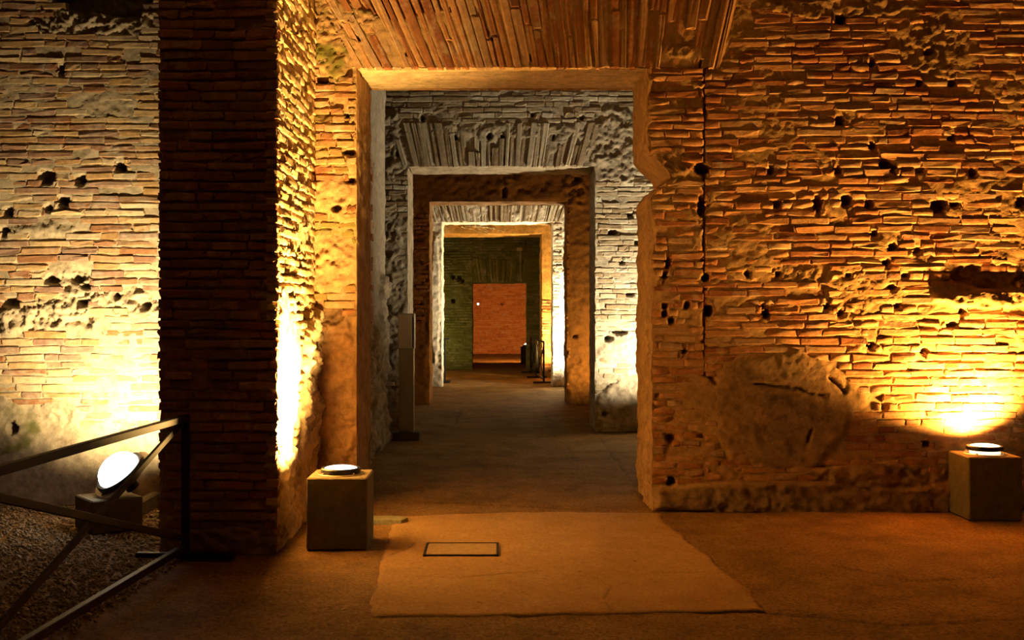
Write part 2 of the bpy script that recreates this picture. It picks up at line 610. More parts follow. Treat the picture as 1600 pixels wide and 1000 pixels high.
def field(u, v, seed, level=-.012, amp=.010, freq=11.0, holes=(), patches=(), smear=.010, hole_depth=.16):
    """relief of the mortar, with holes (cu, cv, ru, rv) and patches dict(c, r, level, amp, freq, mix, soot, moss)"""
    n = fbm(u * freq, v * freq * 1.6, seed, 5, .6)
    low = fbm(u * 2.1, v * 2.6, seed + 91, 4, .55)
    h = level + amp * n + smear * np.clip(low * 2.2, -1, 1) * .8 + amp * .35 * fbm(u * freq * 4.5, v * freq * 5.5, seed + 111, 3)
    A = np.zeros(u.shape + (3,))
    A[..., 0] = np.clip(.3 + low, 0, 1) * .5
    for pt in patches:
        (cu, cv), (ru, rv) = pt['c'], pt['r']
        e = np.sqrt(((u - cu) / ru) ** 2 + ((v - cv) / rv) ** 2) + pt.get('edge', .22) * fbm(u * 7, v * 7, seed + 3, 4)
        m = 1 - sstep(.86, 1.0, e)
        fr = pt.get('freq', 9.0)
        rid = 1 - np.abs(fbm(u * fr, v * fr, seed + 7, 6, .62)) * 3.0
        wu = .35 * fbm(u * fr * .7, v * fr * .7, seed + 23, 2)
        blk = vn2((u + wu / fr) * fr * 1.5, (v - wu / fr) * fr * 2.4, seed + 25)
        hp = pt['level'] + pt['amp'] * (.30 * rid + .9 * (np.floor(blk * 4) / 4 - .4) + .8 * fbm(u * fr * 3.3, v * fr * 4.2, seed + 9, 4, .65))
        h = h * (1 - m) + hp * m
        A[..., 0] = A[..., 0] * (1 - m) + pt.get('mix', 1) * m
        A[..., 2] = np.maximum(A[..., 2], m * pt.get('darken', 0))  # darker tone set per patch
        A[..., 1] = np.maximum(A[..., 1], m * pt.get('moss', 0) * sstep(-.1, .3, fbm(u * 6, v * 6, seed + 40, 4)))
    for (cu, cv, ru, rv) in holes:
        k = (np.abs(u - cu) < ru * 2.2) & (np.abs(v - cv) < rv * 2.2)
        if not k.any(): continue
        uu, vv = u[k], v[k]
        e = np.sqrt(((uu - cu) / ru) ** 2 + ((vv - cv) / rv) ** 2) + .35 * fbm(uu * 40, vv * 40, seed + 13, 3)
        m = 1 - sstep(.7, 1.15, e)
        h[k] -= m * min(hole_depth, 3.2 * min(ru, rv) + .03)
        A[k, 2] = np.maximum(A[k, 2], m * .55)  # shade inside the hole painted into the colour
    return h, A


def patch_test(patches, seed, lim=.93):
    """True where a patch covers the brick facing"""
    def t(u, v):
        for pt in patches:
            if pt.get('keep'): continue
            (cu, cv), (ru, rv) = pt['c'], pt['r']
            e = math.hypot((u - cu) / ru, (v - cv) / rv) + pt.get('edge', .22) * float(fbm(np.array([u * 7.]), np.array([v * 7.]), seed + 3, 4)[0])
            if e < lim: return True
        return False
    return t


def quad_box(w, x0, x1, y0, y1, z0, z1, sides='blrt'):
    """plain closing faces: b back (+y), l (-x), r (+x), f front (-y), t underside"""
    def g(P, N): w.grid(np.array(P, dtype=float).reshape(2, 2, 3), N, wob=0)
    if 'b' in sides: g([[x0, y1, z0], [x0, y1, z1], [x1, y1, z0], [x1, y1, z1]], (0, 1, 0))
    if 'f' in sides: g([[x0, y0, z0], [x0, y0, z1], [x1, y0, z0], [x1, y0, z1]], (0, -1, 0))
    if 'l' in sides: g([[x0, y0, z0], [x0, y0, z1], [x0, y1, z0], [x0, y1, z1]], (-1, 0, 0))
    if 'r' in sides: g([[x1, y0, z0], [x1, y0, z1], [x1, y1, z0], [x1, y1, z1]], (1, 0, 0))
    if 't' in sides: g([[x0, y0, z0], [x1, y0, z0], [x0, y1, z0], [x1, y1, z0]], (0, 0, -1))


CEIL = 5.2
XL, XR, YB, YE = -4.4, 4.7, -2.5, 34.6
D1, D1B = 8.36, 9.26
Z1 = wz(105, D1)                                    # soffit of the first doorway

# ================================================================== WALL RIGHT OF THE FIRST DOORWAY
def edge_r(z):
    """ragged edge of the opening with the bite broken out of it"""
    z = np.asarray(z, dtype=float)
    x = 1.105 - .03 * sstep(2.40, 2.58, z)
    bite = np.exp(-np.abs((z - 2.45) / .105) ** 2.2) * .14
    rag = fbm(z * 9, z * 0 + 3.3, 301, 4, .6) * .016 + np.abs(fbm(z * 3, z * 0 + 8.1, 303, 3)) * .02
    return x + bite * (1 + .25 * fbm(z * 22, z * 0 + 1.7, 305, 3)) + rag


HR = [(1314, 31, 8, 7), (1094, 99, 7, 6), (1363, 99, 5, 6), (1452, 82, 6, 5), (1437, 130, 6, 5), (1488, 130, 7, 5), (1312, 189, 8, 7),
      (1363, 228, 7, 5), (1489, 216, 6, 5), (1383, 256, 9, 7), (1396, 263, 6, 6), (1205, 266, 7, 6), (1310, 266, 7, 5), (1438, 267, 9, 5),
      (1520, 271, 6, 7), (1098, 264, 12, 9), (1096, 324, 6, 15), (1214, 319, 7, 6), (1278, 320, 8, 12), (1323, 314, 10, 8), (1358, 319, 7, 6),
      (1468, 323, 13, 10), (1492, 320, 8, 4), (1596, 316, 9, 8), (1366, 366, 8, 5), (1395, 386, 8, 6), (1434, 392, 8, 5), (1103, 434, 6, 5),
      (1167, 428, 5, 5), (1198, 491, 6, 7), (1193, 478, 4, 4), (1293, 479, 7, 5), (1315, 490, 7, 6), (1403, 479, 7, 5), (1362, 540, 7, 5),
      (1445, 550, 7, 5), (1382, 637, 6, 5), (1447, 693, 6, 5), (1038, 479, 5, 5), (1038, 490, 5, 5), (1049, 502, 5, 5), (1074, 477, 5, 5),
      (1070, 548, 5, 4), (1048, 684, 6, 6), (1049, 752, 6, 7), (1386, 411, 7, 6), (1414, 431, 6, 4), (1394, 450, 8, 4), (1326, 431, 5, 4),
      (1216, 429, 4, 3), (1108, 486, 7, 9), (1504, 488, 6, 6), (1488, 508, 10, 4), (1044, 410, 5, 8), (1040, 430, 6, 5)]
W1 = lambda px, py: (wx(px, D1), wz(py, D1))
K1 = D1 / FPX
holes = [(*W1(x, y), max(a * K1, .02), max(b * K1, .018)) for x, y, a, b in HR]
pat = [
    dict(c=W1(1222, 642), r=(124 * K1, 96 * K1), level=.010, amp=.007, freq=9, mix=1, edge=.22),          # bare concrete patch
    dict(c=W1(1545, 434), r=(75 * K1, 22 * K1), level=-.075, amp=.03, freq=8, mix=.8, edge=.5),             # broken-out hollow
    dict(c=W1(1545, 466), r=(80 * K1, 16 * K1), level=.028, amp=.02, freq=9, mix=.5, edge=.4),              # lip under it
    dict(c=W1(1460, 75), r=(52 * K1, 55 * K1), level=-.004, amp=.014, freq=12, mix=.6, edge=.6),
    dict(c=W1(1310, 10), r=(130 * K1, 16 * K1), level=.0, amp=.014, freq=9, mix=.6, edge=.6),
    dict(c=W1(1280, 195), r=(120 * K1, 12 * K1), level=-.002, amp=.008, freq=14, mix=.3, edge=.8, keep=True),
    dict(c=W1(1350, 455), r=(70 * K1, 34 * K1), level=-.002, amp=.008, freq=14, mix=.3, edge=.9, keep=True),
    dict(c=W1(1245, 428), r=(40 * K1, 18 * K1), level=-.01, amp=.014, freq=12, mix=.6, edge=.5),
    dict(c=W1(1055, 262), r=(22 * K1, 34 * K1), level=.0, amp=.02, freq=9, mix=.8, edge=.4),
    dict(c=(2.6, .09), r=(1.8, .13), level=.045, amp=.022, freq=6, mix=.8, darken=.35, edge=.10),              # footing
    dict(c=W1(1380, 745), r=(110 * K1, 22 * K1), level=.01, amp=.03, freq=8, mix=.7, darken=.1, edge=.5),
]
w = Wall('wall_right', 'tall orange brick wall full of holes right of the first doorway', M['w_red'], M['br_red'], seed=3)
us = spans((0, 2.85, .0135), (2.85, 3.6, .08))
vs = spans((0, 4.1, .0135), (4.1, CEIL, .1))
uu, vv = np.meshgrid(us, vs, indexing='ij')
E = edge_r(vv)
X = E + uu * (XR - E) / us[-1]
h, A = field(X, vv, 3, level=-.005, amp=.008, holes=holes, patches=pat, smear=.009)
seam = np.exp(-((X - (W1(1101, 0)[0] + .006 * np.sin(vv * 9))) / .008) ** 2) * sstep(wz(560, D1), wz(540, D1), vv) * (vv < Z1 + .05)
ck = np.zeros_like(X)
for L in ([(1178, 600), (1205, 602), (1245, 606), (1262, 614), (1292, 619)], [(1093, 582), (1108, 586), (1118, 598)], [(1295, 590), (1320, 612)], [(1262, 690), (1268, 672)], [(1180, 735), (1250, 735), (1330, 722)]):
    pts = [W1(*p) for p in L]
    dmin = np.full(X.shape, 1e9)
    for (ax, ay), (bx, by) in zip(pts, pts[1:]):
        dx, dy = bx - ax, by - ay
        tt = np.clip(((X - ax) * dx + (vv - ay) * dy) / (dx * dx + dy * dy), 0, 1)
        dmin = np.minimum(dmin, np.hypot(X - ax - tt * dx, vv - ay - tt * dy) + .008 * np.abs(fbm(X * 18, vv * 18, 77, 3)))
    ck = np.maximum(ck, np.exp(-(dmin / .009) ** 2))
h -= ck * .045
A[..., 2] = np.maximum(A[..., 2], ck * .6)
h -= seam * .05
A[..., 2] = np.maximum(A[..., 2], seam * .7)
h *= sstep(0, .05, uu)
xs_fan = lambda z: wx(1125, D1) + .117 * (z - Z1) / .49
P = np.stack([X, np.full_like(X, D1), vv], -1)
w.grid(P, (0, -1, 0), h, A, keep=~((vv > Z1) & (X < xs_fan(vv) - .01)))
om = patch_test(pat, 3)
def omit_r(u, v): return om(u, v) or (v > Z1 - .01 and u < xs_fan(v) + .06)
xse = W1(1101, 0)[0]
w.courses((0, D1, 0), (1, 0, 0), (0, -1, 0), 0, 0, .13, 4.1, holes=holes, omit=lambda u, v: omit_r(u, v), edge=lambda v: (float(edge_r(v)) + .004, xse - .006), p=(-.001, .0035), lost=.010)
w.courses((0, D1, 0), (1, 0, 0), (0, -1, 0), 0, 0, .10, 4.1, holes=holes, omit=omit_r, edge=lambda v: (xse + .004, 4.2), p=(-.001, .0035), lost=.010)
ys = span(0, D1B - D1, .0135)
yy, vj = np.meshgrid(ys, vs, indexing='ij')
P = np.stack([edge_r(vj), D1 + yy, vj], -1)
h, A = field(D1 + yy, vj, 21, level=0, amp=.018, freq=9, smear=.02,
             patches=[dict(c=(D1 + .1, 1.2), r=(.14, 1.6), level=.004, amp=.022, freq=7, mix=1, edge=.3)])
h *= sstep(0, .05, yy) * sstep(0, .05, D1B - D1 - yy)
w.grid(P, (-1, 0, 0), h, A, keep=vj < Z1 + .03)
zb = span(0, CEIL, .0135)
eb = edge_r(zb)
P = np.stack([np.stack([eb, np.full_like(zb, D1B), zb], -1), np.stack([np.full_like(zb, XR), np.full_like(zb, D1B), zb], -1)])
w.grid(P, (0, 1, 0))
w.build()

# ================================================================== FLAT ARCH OVER THE FIRST DOORWAY
w = Wall('wall_lintel', 'flat arch of upright orange bricks over the first doorway', M['w_red'], M['br_red'], seed=5)
us, vs = span(-1.36, 1.95, .0135), spans((Z1, 4.0, .0135), (4.0, CEIL, .1))
uu, vv = np.meshgrid(us, vs, indexing='ij')
pat = [dict(c=W1(632, 4), r=(62 * K1, 26 * K1), level=-.03, amp=.035, freq=9, mix=1, darken=.2, edge=.5),
       dict(c=W1(1060, 80), r=(24 * K1, 12 * K1), level=.012, amp=.014, freq=10, mix=.6, edge=.4),
       dict(c=W1(520, 40), r=(55 * K1, 60 * K1), level=.0, amp=.02, freq=9, mix=.3, moss=.8, edge=.6, keep=True)]
hl = [(*W1(x, y), a * K1, a * K1) for x, y, a in ((1094, 99, 6), (638, 82, 4), (560, 60, 4), (705, 14, 4), (830, 90, 4), (770, 60, 3))]
h, A = field(uu, vv, 5, level=-.001, amp=.005, holes=hl, patches=pat, smear=.005)
h = h - .003
h *= sstep(0, .02, vv - Z1)
w.grid(np.stack([uu, np.full_like(uu, D1), vv], -1), (0, -1, 0), h, A)
w.fan((0, D1, 0), (1, 0, 0), (0, -1, 0), (-1.035, wx(1127, D1)), (-1.40, 1.76), Z1 - .004, Z1 + .62, 44, omit=patch_test(pat, 5), joint=.012, pieces=(1, 1, 2), p=(-.001, .008))
w.courses((0, D1, 0), (1, 0, 0), (0, -1, 0), -1.34, 1.78, Z1 + .64, 4.1)
quad_box(w, -1.36, 1.95, D1, D1B, Z1, CEIL, 'b')
lintel = w.build()
sf = Wall('soffit', '', M['w_soffit'])
yy, xx = np.meshgrid(span(.004, D1B - D1, .012), span(-1.07, 1.125, .016), indexing='ij')
board = np.floor((yy + .02 * np.sin(xx * 1.3)) / .17)
h = .006 * (vn2(board * 3.7, board * 0, 7) - .5) + .006 * fbm(xx * 1.2, yy * 26, 33, 4, .6) + .010 * fbm(xx * 5, yy * 6, 35, 4) - .012 * np.exp(-((((yy + .02 * np.sin(xx * 1.3)) / .17) % 1 - .03) / .05) ** 2)
h += .06 * np.clip(yy - (.80 + .05 * fbm(xx * 2.2, xx * 0, 39, 4)), 0, 1) * -3.0                     # broken far edge
h += .012 * fbm(xx * 11, yy * 11, 41, 3) * sstep(.10, .0, yy)
A = np.zeros(xx.shape + (3,))
A[..., 0] = np.clip(.5 + fbm(xx * 2, yy * 6, 37, 4), 0, 1)
sf.grid(np.stack([xx, D1 + yy, np.full_like(xx, Z1)], -1), (0, 0, -1), h, A)
sf = sf.build()
for k in ('kind', 'category', 'label'): del sf[k]
sf['label'] = 'pale plastered underside of the lintel'
sf.parent = lintel

# ================================================================== STRIP LEFT OF THE FIRST DOORWAY
XJ = -1.035
w = Wall('wall_jamb', 'narrow mossy brick strip between the pier and the first doorway', M['w_moss'], M['br_moss'], seed=9)
us, vs = span(-1.40, XJ, .0125), spans((0, 4.0, .0125), (4.0, CEIL, .1))
uu, vv = np.meshgrid(us, vs, indexing='ij')
pat = [dict(c=W1(522, 620), r=(48 * K1, 140 * K1), level=.006, amp=.045, freq=6, mix=1, edge=.35),
       dict(c=W1(505, 490), r=(34 * K1, 20 * K1), level=-.05, amp=.04, freq=7, mix=1, darken=.3, edge=.4),
       dict(c=W1(525, 420), r=(40 * K1, 45 * K1), level=.005, amp=.03, freq=9, mix=.6, edge=.5),
       dict(c=W1(520, 300), r=(32 * K1, 26 * K1), level=.005, amp=.02, freq=9, mix=.6, moss=.5, edge=.5),
       dict(c=W1(510, 60), r=(40 * K1, 60 * K1), level=.005, amp=.02, freq=9, mix=.3, moss=.9, edge=.5)]
hl = [(*W1(x, y), a * K1, b * K1) for x, y, a, b in ((526, 325, 8, 5), (548, 238, 13, 4), (552, 282, 10, 4), (505, 126, 9, 4), (542, 180, 5, 3))]
h, A = field(uu, vv, 9, level=-.010, amp=.012, holes=hl, patches=pat, smear=.016)
h *= sstep(0, .03, XJ - uu)
xl_fan = lambda z: -1.035 - .365 * (z - Z1) / .62
w.grid(np.stack([uu, np.full_like(uu, D1), vv], -1), (0, -1, 0), h, A, keep=~((vv > Z1) & (uu > xl_fan(vv) + .01)))
om9 = patch_test(pat, 9)
w.courses((0, D1, 0), (1, 0, 0), (0, -1, 0), -1.36, XJ, .05, 4.0, holes=hl, omit=lambda u, v: om9(u, v) or (v > Z1 and u > xl_fan(v) - .02), p=(-.003, .014), length=(.12, .26))
yy, vj = np.meshgrid(ys, vs, indexing='ij')
h, A = field(D1 + yy, vj, 27, level=0, amp=.012, freq=7, smear=.012)
h *= sstep(0, .04, yy) * sstep(0, .04, D1B - D1 - yy)
A[..., 0] = .8
w.grid(np.stack([np.full_like(yy, XJ), D1 + yy, vj], -1), (1, 0, 0), h, A, keep=vj < Z1 + .03)
quad_box(w, -2.1, XJ, D1, D1B, 0, CEIL, 'b')
w.build()

# ================================================================== PIER
PY, PX0, PX1 = 6.92, wx(250, 6.92), wx(432, 6.92)
KP = PY / FPX
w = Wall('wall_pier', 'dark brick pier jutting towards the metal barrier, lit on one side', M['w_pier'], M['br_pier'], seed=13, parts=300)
us, vs = span(PX0, PX1, .0125), spans((0, 3.6, .0125), (3.6, CEIL, .1))
uu, vv = np.meshgrid(us, vs, indexing='ij')
pat = [dict(c=((PX0 + PX1) / 2, .06), r=(.6, .10), level=.01, amp=.02, freq=7, mix=.1, edge=.1)]
h, A = field(uu, vv, 13, level=-.014, amp=.008, patches=pat, smear=.008)
e = sstep(0, .03, uu - PX0) * sstep(0, .03, PX1 - uu)
w.grid(np.stack([uu, np.full_like(uu, PY), vv], -1), (0, -1, 0), h * e, A, wob=.008)
w.courses((0, PY, 0), (1, 0, 0), (0, -1, 0), PX0 - .008, PX1 + .008, .14, 3.55, ch=.059, joint=.015, length=(.14, .34), p=(-.002, .012), lost=.01)
us = span(PY, D1 + .03, .0125)
uu, vv = np.meshgrid(us, vs, indexing='ij')
pat = [dict(c=(8.25, .62), r=(.52, .95), level=.03, amp=.05, freq=5, mix=1, edge=.25),
       dict(c=(8.05, 1.42), r=(.16, .11), level=-.05, amp=.04, freq=7, mix=1, edge=.4),
       dict(c=(7.30, 1.0), r=(.50, .52), level=.004, amp=.006, freq=8, mix=1, edge=.5),  # pale patch painting in the bright lamplight on this face
       dict(c=(7.6, .28), r=(.8, .32), level=.012, amp=.03, freq=6, mix=1, edge=.3)]
h, A = field(uu, vv, 15, level=-.012, amp=.013, patches=pat, smear=.014)
e = sstep(0, .03, uu - PY)
w.grid(np.stack([np.full_like(uu, PX1), uu, vv], -1), (1, 0, 0), h * e, A, wob=.008)
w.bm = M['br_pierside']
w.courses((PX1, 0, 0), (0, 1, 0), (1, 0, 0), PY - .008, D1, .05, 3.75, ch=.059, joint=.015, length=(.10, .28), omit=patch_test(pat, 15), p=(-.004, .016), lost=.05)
us = span(PY, 8.65, .03)
uu, vv = np.meshgrid(us, span(0, CEIL, .03), indexing='ij')
h, A = field(uu, vv, 17, level=-.002, amp=.014)
w.grid(np.stack([np.full_like(uu, PX0), uu, vv], -1), (-1, 0, 0), h * sstep(0, .04, uu - PY), A, wob=.008)
w.build()

# ================================================================== LEFT ROOM WALL
DL = 8.6
WL = lambda px, py: (wx(px, DL), wz(py, DL))
KL = DL / FPX
w = Wall('wall_left', 'pale brick wall with broken hollows behind the glaring floodlight', M['w_tan'], M['br_tan'], vis=(0, 0, 250, 800), seed=19)
us, vs = spans((XL, -4.0, .1), (-4.0, PX0 + .02, .0135)), spans((0, 4.1, .0135), (4.1, CEIL, .1))
uu, vv = np.meshgrid(us, vs, indexing='ij')
pat = [dict(c=WL(150, 36), r=(112 * KL, 27 * KL), level=-.012, amp=.05, freq=11, mix=.6, edge=.5),
       dict(c=WL(170, 0), r=(90 * KL, 26 * KL), level=-.16, amp=.03, freq=8, mix=1, darken=.6, edge=.4),  # upper hollow, its shade painted in as a dark tone
       dict(c=WL(50, 496), r=(115 * KL, 24 * KL), level=-.01, amp=.065, freq=8, mix=.6, edge=.55),
       dict(c=WL(190, 470), r=(80 * KL, 24 * KL), level=-.01, amp=.05, freq=10, mix=.6, edge=.7),
       dict(c=WL(118, 440), r=(26 * KL, 26 * KL), level=-.02, amp=.05, freq=9, mix=.6, edge=.6),
       dict(c=WL(180, 172), r=(70 * KL, 16 * KL), level=-.004, amp=.011, freq=15, mix=.4, edge=.9),
       dict(c=WL(60, 362), r=(50 * KL, 12 * KL), level=.0, amp=.02, freq=12, mix=.4, edge=.9),
       dict(c=WL(18, 668), r=(52 * KL, 44 * KL), level=.008, amp=.012, freq=10, mix=.6, moss=.9, edge=.4),
       dict(c=WL(95, 650), r=(30 * KL, 24 * KL), level=.0, amp=.03, freq=10, mix=.6, edge=.6),
       dict(c=(-3.0, .18), r=(1.6, .42), level=.006, amp=.010, freq=7, mix=.9, edge=.12)]
hl = [(*WL(x, y), a * KL, b * KL) for x, y, a, b in ((73, 277, 14, 11), (125, 282, 10, 8), (187, 262, 9, 8), (99, 315, 11, 8), (96, 108, 7, 8), (13, 332, 8, 8),
      (74, 326, 7, 6), (6, 361, 7, 7), (78, 438, 11, 7), (118, 436, 12, 8), (133, 447, 10, 5), (226, 478, 9, 7), (16, 473, 14, 8), (128, 473, 9, 6), (182, 463, 7, 5), (20, 670, 7, 10))]
h, A = field(uu, vv, 19, level=-.006, amp=.007, holes=hl, patches=pat, smear=.008)
w.grid(np.stack([uu, np.full_like(uu, DL), vv], -1), (0, -1, 0), h, A)
w.courses((0, DL, 0), (1, 0, 0), (0, -1, 0), -4.0, PX0 + .01, .3, 4.1, ch=.056, joint=.012, length=(.16, .34), holes=hl, omit=patch_test(pat, 19), p=(-.001, .004))
quad_box(w, XL, PX0, DL, D1B, 0, CEIL, 'b')
w.build()

# ================================================================== ROUGH SIDE WALL OF THE SECOND ROOM
w = Wall('wall_passage', 'rough grey plastered side wall between first and second doorways', M['w_grey'], M['br_red'], vis=(570, 140, 612, 720), seed=23)
XP, YP = -1.25, 12.6
us, vs = span(D1B - .05, YP, .025), span(0, 4.3, .025)
uu, vv = np.meshgrid(us, vs, indexing='ij')
pat = [dict(c=(11.6, .5), r=(1.6, .85), level=.03, amp=.07, freq=3, mix=1, edge=.3),
       dict(c=(12.3, 1.2), r=(.5, .7), level=.02, amp=.07, freq=3, mix=1, edge=.4)]
h, A = field(uu, vv, 23, level=.004, amp=.014, freq=6, patches=pat, smear=.02)
w.grid(np.stack([np.full_like(uu, XP), uu, vv], -1), (1, 0, 0), h * sstep(0, .06, YP - uu), A)
quad_box(w, XP - .7, XP, D1B, YP, 0, CEIL, 'bl')
P = np.array([[[XP, D1B, 4.3], [XP, D1B, CEIL]], [[XP, YP, 4.3], [XP, YP, CEIL]]])
w.grid(P, (1, 0, 0), wob=0)
w.courses((XP, 0, 0), (0, 1, 0), (1, 0, 0), 10.9, 11.25, 1.2, 2.95, ch=.07, p=(.008, .03))
w.build()


# ================================================================== THE FURTHER DOORWAYS
def portal(name, label, y0, th, xl, xr, zt, mat, bmat, vis, seed, res, fine, patches=(), holes=(), level=-.01, amp=.014, freq=9, smear=.016, soffmix=.9, wob=.008, jl=None, jr=None):
    """cross wall with a rectangular opening; fine = (x0, x1, z1) of the detailed area"""
    w = Wall(name, label, mat, bmat, vis=vis, seed=seed)
    us = spans((XL, fine[0], .25), (fine[0], xl, res), (xl, xr, res), (xr, fine[1], res), (fine[1], XR, .25))
    vs = spans((0, zt, res), (zt, fine[2], res), (fine[2], CEIL, .2))
    uu, vv = np.meshgrid(us, vs, indexing='ij')
    h, A = field(uu, vv, seed, level=level, amp=amp, freq=freq, holes=holes, patches=patches, smear=smear)
    dd = np.maximum(np.maximum(xl - uu, uu - xr), vv - zt)
    h *= sstep(0, .05, np.abs(dd))
    w.grid(np.stack([uu, np.full_like(uu, y0), vv], -1), (0, -1, 0), h, A, keep=dd > -1e-6, wob=wob)
    yy, vj = np.meshgrid(span(0, th, res), span(0, zt, res), indexing='ij')
    for x, n, pj in ((xl, 1, jl), (xr, -1, jr)):
        h, A = field(y0 + yy, vj, seed + 50 + n, level=0, amp=amp, freq=freq, smear=smear, patches=pj or ())
        A[..., 0] = np.maximum(A[..., 0], soffmix)
        w.grid(np.stack([np.full_like(yy, x), y0 + yy, vj], -1), (n, 0, 0), h * sstep(0, .05, yy) * sstep(0, .05, th - yy), A, wob=wob)
    yy, xx = np.meshgrid(span(0, th, res), span(xl, xr, res), indexing='ij')
    h, A = field(xx * .5, yy * 3, seed + 60, level=0, amp=amp, freq=5, smear=smear)
    A[..., 0] = soffmix
    w.grid(np.stack([xx, y0 + yy, np.full_like(xx, zt)], -1), (0, 0, -1), h * sstep(0, .05, yy), A, wob=wob)
    for x0, x1, z0 in ((XL, xl, 0), (xr, XR, 0), (xl, xr, zt)):
        P = np.array([[[x0, y0 + th, z0], [x0, y0 + th, CEIL]], [[x1, y0 + th, z0], [x1, y0 + th, CEIL]]])
        w.grid(P, (0, 1, 0), wob=0)
    return w


FX, FN = (1, 0, 0), (0, -1, 0)
# second doorway: grey-lit rough brick
D2 = 13.5
K2 = D2 / FPX
W2 = lambda px, py: (wx(px, D2), wz(py, D2))
L2x, R2x, Z2 = wx(637, D2), wx(930, D2), wz(260, D2)
p2 = [dict(c=W2(965, 230), r=(48 * K2, 70 * K2), level=.006, amp=.024, freq=10, mix=1, edge=.5),
      dict(c=W2(980, 630), r=(45 * K2, 40 * K2), level=.035, amp=.03, freq=5, mix=1, edge=.3),
      dict(c=W2(980, 545), r=(60 * K2, 22 * K2), level=.0, amp=.02, freq=9, mix=.8, edge=.6),
      dict(c=W2(612, 470), r=(24 * K2, 160 * K2), level=.0, amp=.024, freq=7, mix=1, edge=.5),
      dict(c=W2(614, 240), r=(20 * K2, 60 * K2), level=.0, amp=.03, freq=6, mix=1, edge=.6),
      dict(c=W2(790, 205), r=(170 * K2, 12 * K2), level=.004, amp=.02, freq=8, mix=.7, edge=.7)]
h2 = [(*W2(x, y), a * K2, b * K2) for x, y, a, b in ((660, 184, 4, 4), (711, 215, 4, 4), (765, 213, 4, 5), (786, 214, 3, 4), (767, 240, 3, 4), (774, 243, 3, 4), (833, 180, 4, 3),
      (863, 214, 4, 4), (928, 214, 6, 4), (910, 184, 5, 3), (826, 252, 4, 3), (740, 254, 3, 3), (789, 253, 3, 9), (622, 240, 4, 4), (958, 364, 8, 4), (972, 410, 5, 3),
      (968, 520, 12, 4), (950, 530, 6, 5), (945, 646, 5, 4), (985, 336, 5, 3), (996, 380, 5, 3), (985, 460, 7, 3))]
w = portal('wall_second', 'grey rough brick wall around the second doorway', D2, .82, L2x, R2x, Z2, M['w_grey'], M['br_grey'], (602, 142, 1000, 676), 29, .018, (-1.6, 2.3, 4.1), p2, h2, level=-.007, amp=.011, freq=11, smear=.010)
o2 = patch_test(p2, 29)
w.fan((0, D2, 0), FX, FN, (wx(628, D2), wx(948, D2)), (wx(608, D2), wx(972, D2)), Z2, wz(192, D2), 36, omit=o2, p=(-.004, .02), pieces=(1, 1, 2))
fan2 = lambda u, v: Z2 < v < wz(190, D2) and wx(612, D2) < u < wx(965, D2)
omit2 = lambda u, v: o2(u, v) or fan2(u, v)
w.courses((0, D2, 0), FX, FN, -1.6, L2x, .05, Z2, holes=h2, omit=omit2, p=(-.003, .009), length=(.14, .3), ch=.062)
w.courses((0, D2, 0), FX, FN, R2x, 2.2, .05, Z2, holes=h2, omit=omit2, p=(-.003, .009), length=(.14, .3), ch=.062)
w.courses((0, D2, 0), FX, FN, -1.6, 2.2, Z2, 4.1, holes=h2, omit=omit2, p=(-.003, .009), length=(.14, .3), ch=.062)
w.build()
# third: brown plaster
D3 = 17.2
K3 = D3 / FPX
L3x, R3x, Z3 = wx(671, D3), wx(886, D3), wz(315, D3)
p3 = [dict(c=(wx(899, D3), wz(300, D3)), r=(.16, .3), level=.01, amp=.05, freq=6, mix=.7, edge=.5),
      dict(c=(wx(900, D3), .25), r=(.25, .4), level=.02, amp=.05, freq=6, mix=.7, edge=.4),
      dict(c=(wx(790, D3), wz(285, D3)), r=(.12, .2), level=.0, amp=.03, freq=9, mix=1, edge=.6)]
h3 = [(wx(x, D3), wz(y, D3), a * K3, b * K3) for x, y, a, b in ((654, 355, 5, 4), (899, 526, 4, 3), (788, 300, 3, 8), (788, 306, 2, 2), (902, 280, 4, 3), (656, 480, 3, 5))]
w = portal('wall_third', 'brown plastered wall around the third doorway', D3, .68, L3x, R3x, Z3, M['w_brown'], M['br_red'], (648, 272, 918, 634), 37, .025, (-1.4, 1.5, 3.6), p3, h3, level=0, amp=.02, smear=.02)
w.courses((0, D3, 0), FX, FN, L3x - .24, L3x, 1.2, 2.9, p=(-.004, .016), length=(.1, .2), lost=.3)
w.courses((0, D3, 0), FX, FN, R3x - .005, R3x + .05, .1, 3.0, p=(-.004, .02), length=(.05, .06), lost=.2)
w.build()
# fourth: pale with a flat arch and white plaster
D4 = 20.9
K4 = D4 / FPX
L4x, R4x, Z4 = wx(690, D4), wx(864, D4), wz(347, D4)
w = portal('wall_fourth', 'pale wall with upright-brick flat arch around the fourth doorway', D4, .7, L4x, R4x, Z4, M['w_pale'], M['br_grey'], (668, 318, 888, 606), 41, .022, (-1.5, 1.5, 3.5),
           [dict(c=(wx(885, D4), wz(505, D4)), r=(.135, 1.35), level=.02, amp=.004, freq=5, mix=1, edge=.35),
            dict(c=(wx(680, D4), wz(470, D4)), r=(.10, 1.2), level=.02, amp=.012, freq=5, mix=.35, edge=.3)], (), level=-.006, amp=.018, smear=.016, soffmix=.7)
w.fan((0, D4, 0), FX, FN, (wx(680, D4), wx(876, D4)), (wx(670, D4), wx(886, D4)), Z4, wz(320, D4), 44, p=(-.002, .02), pieces=(1,))
w.courses((0, D4, 0), FX, FN, R4x, R4x + .17, .1, Z4 - .02, p=(-.004, .02), length=(.10, .2), omit=patch_test([dict(c=(wx(885, D4), wz(505, D4)), r=(.135, 1.35), edge=.35)], 41), lost=.1)
w.build()
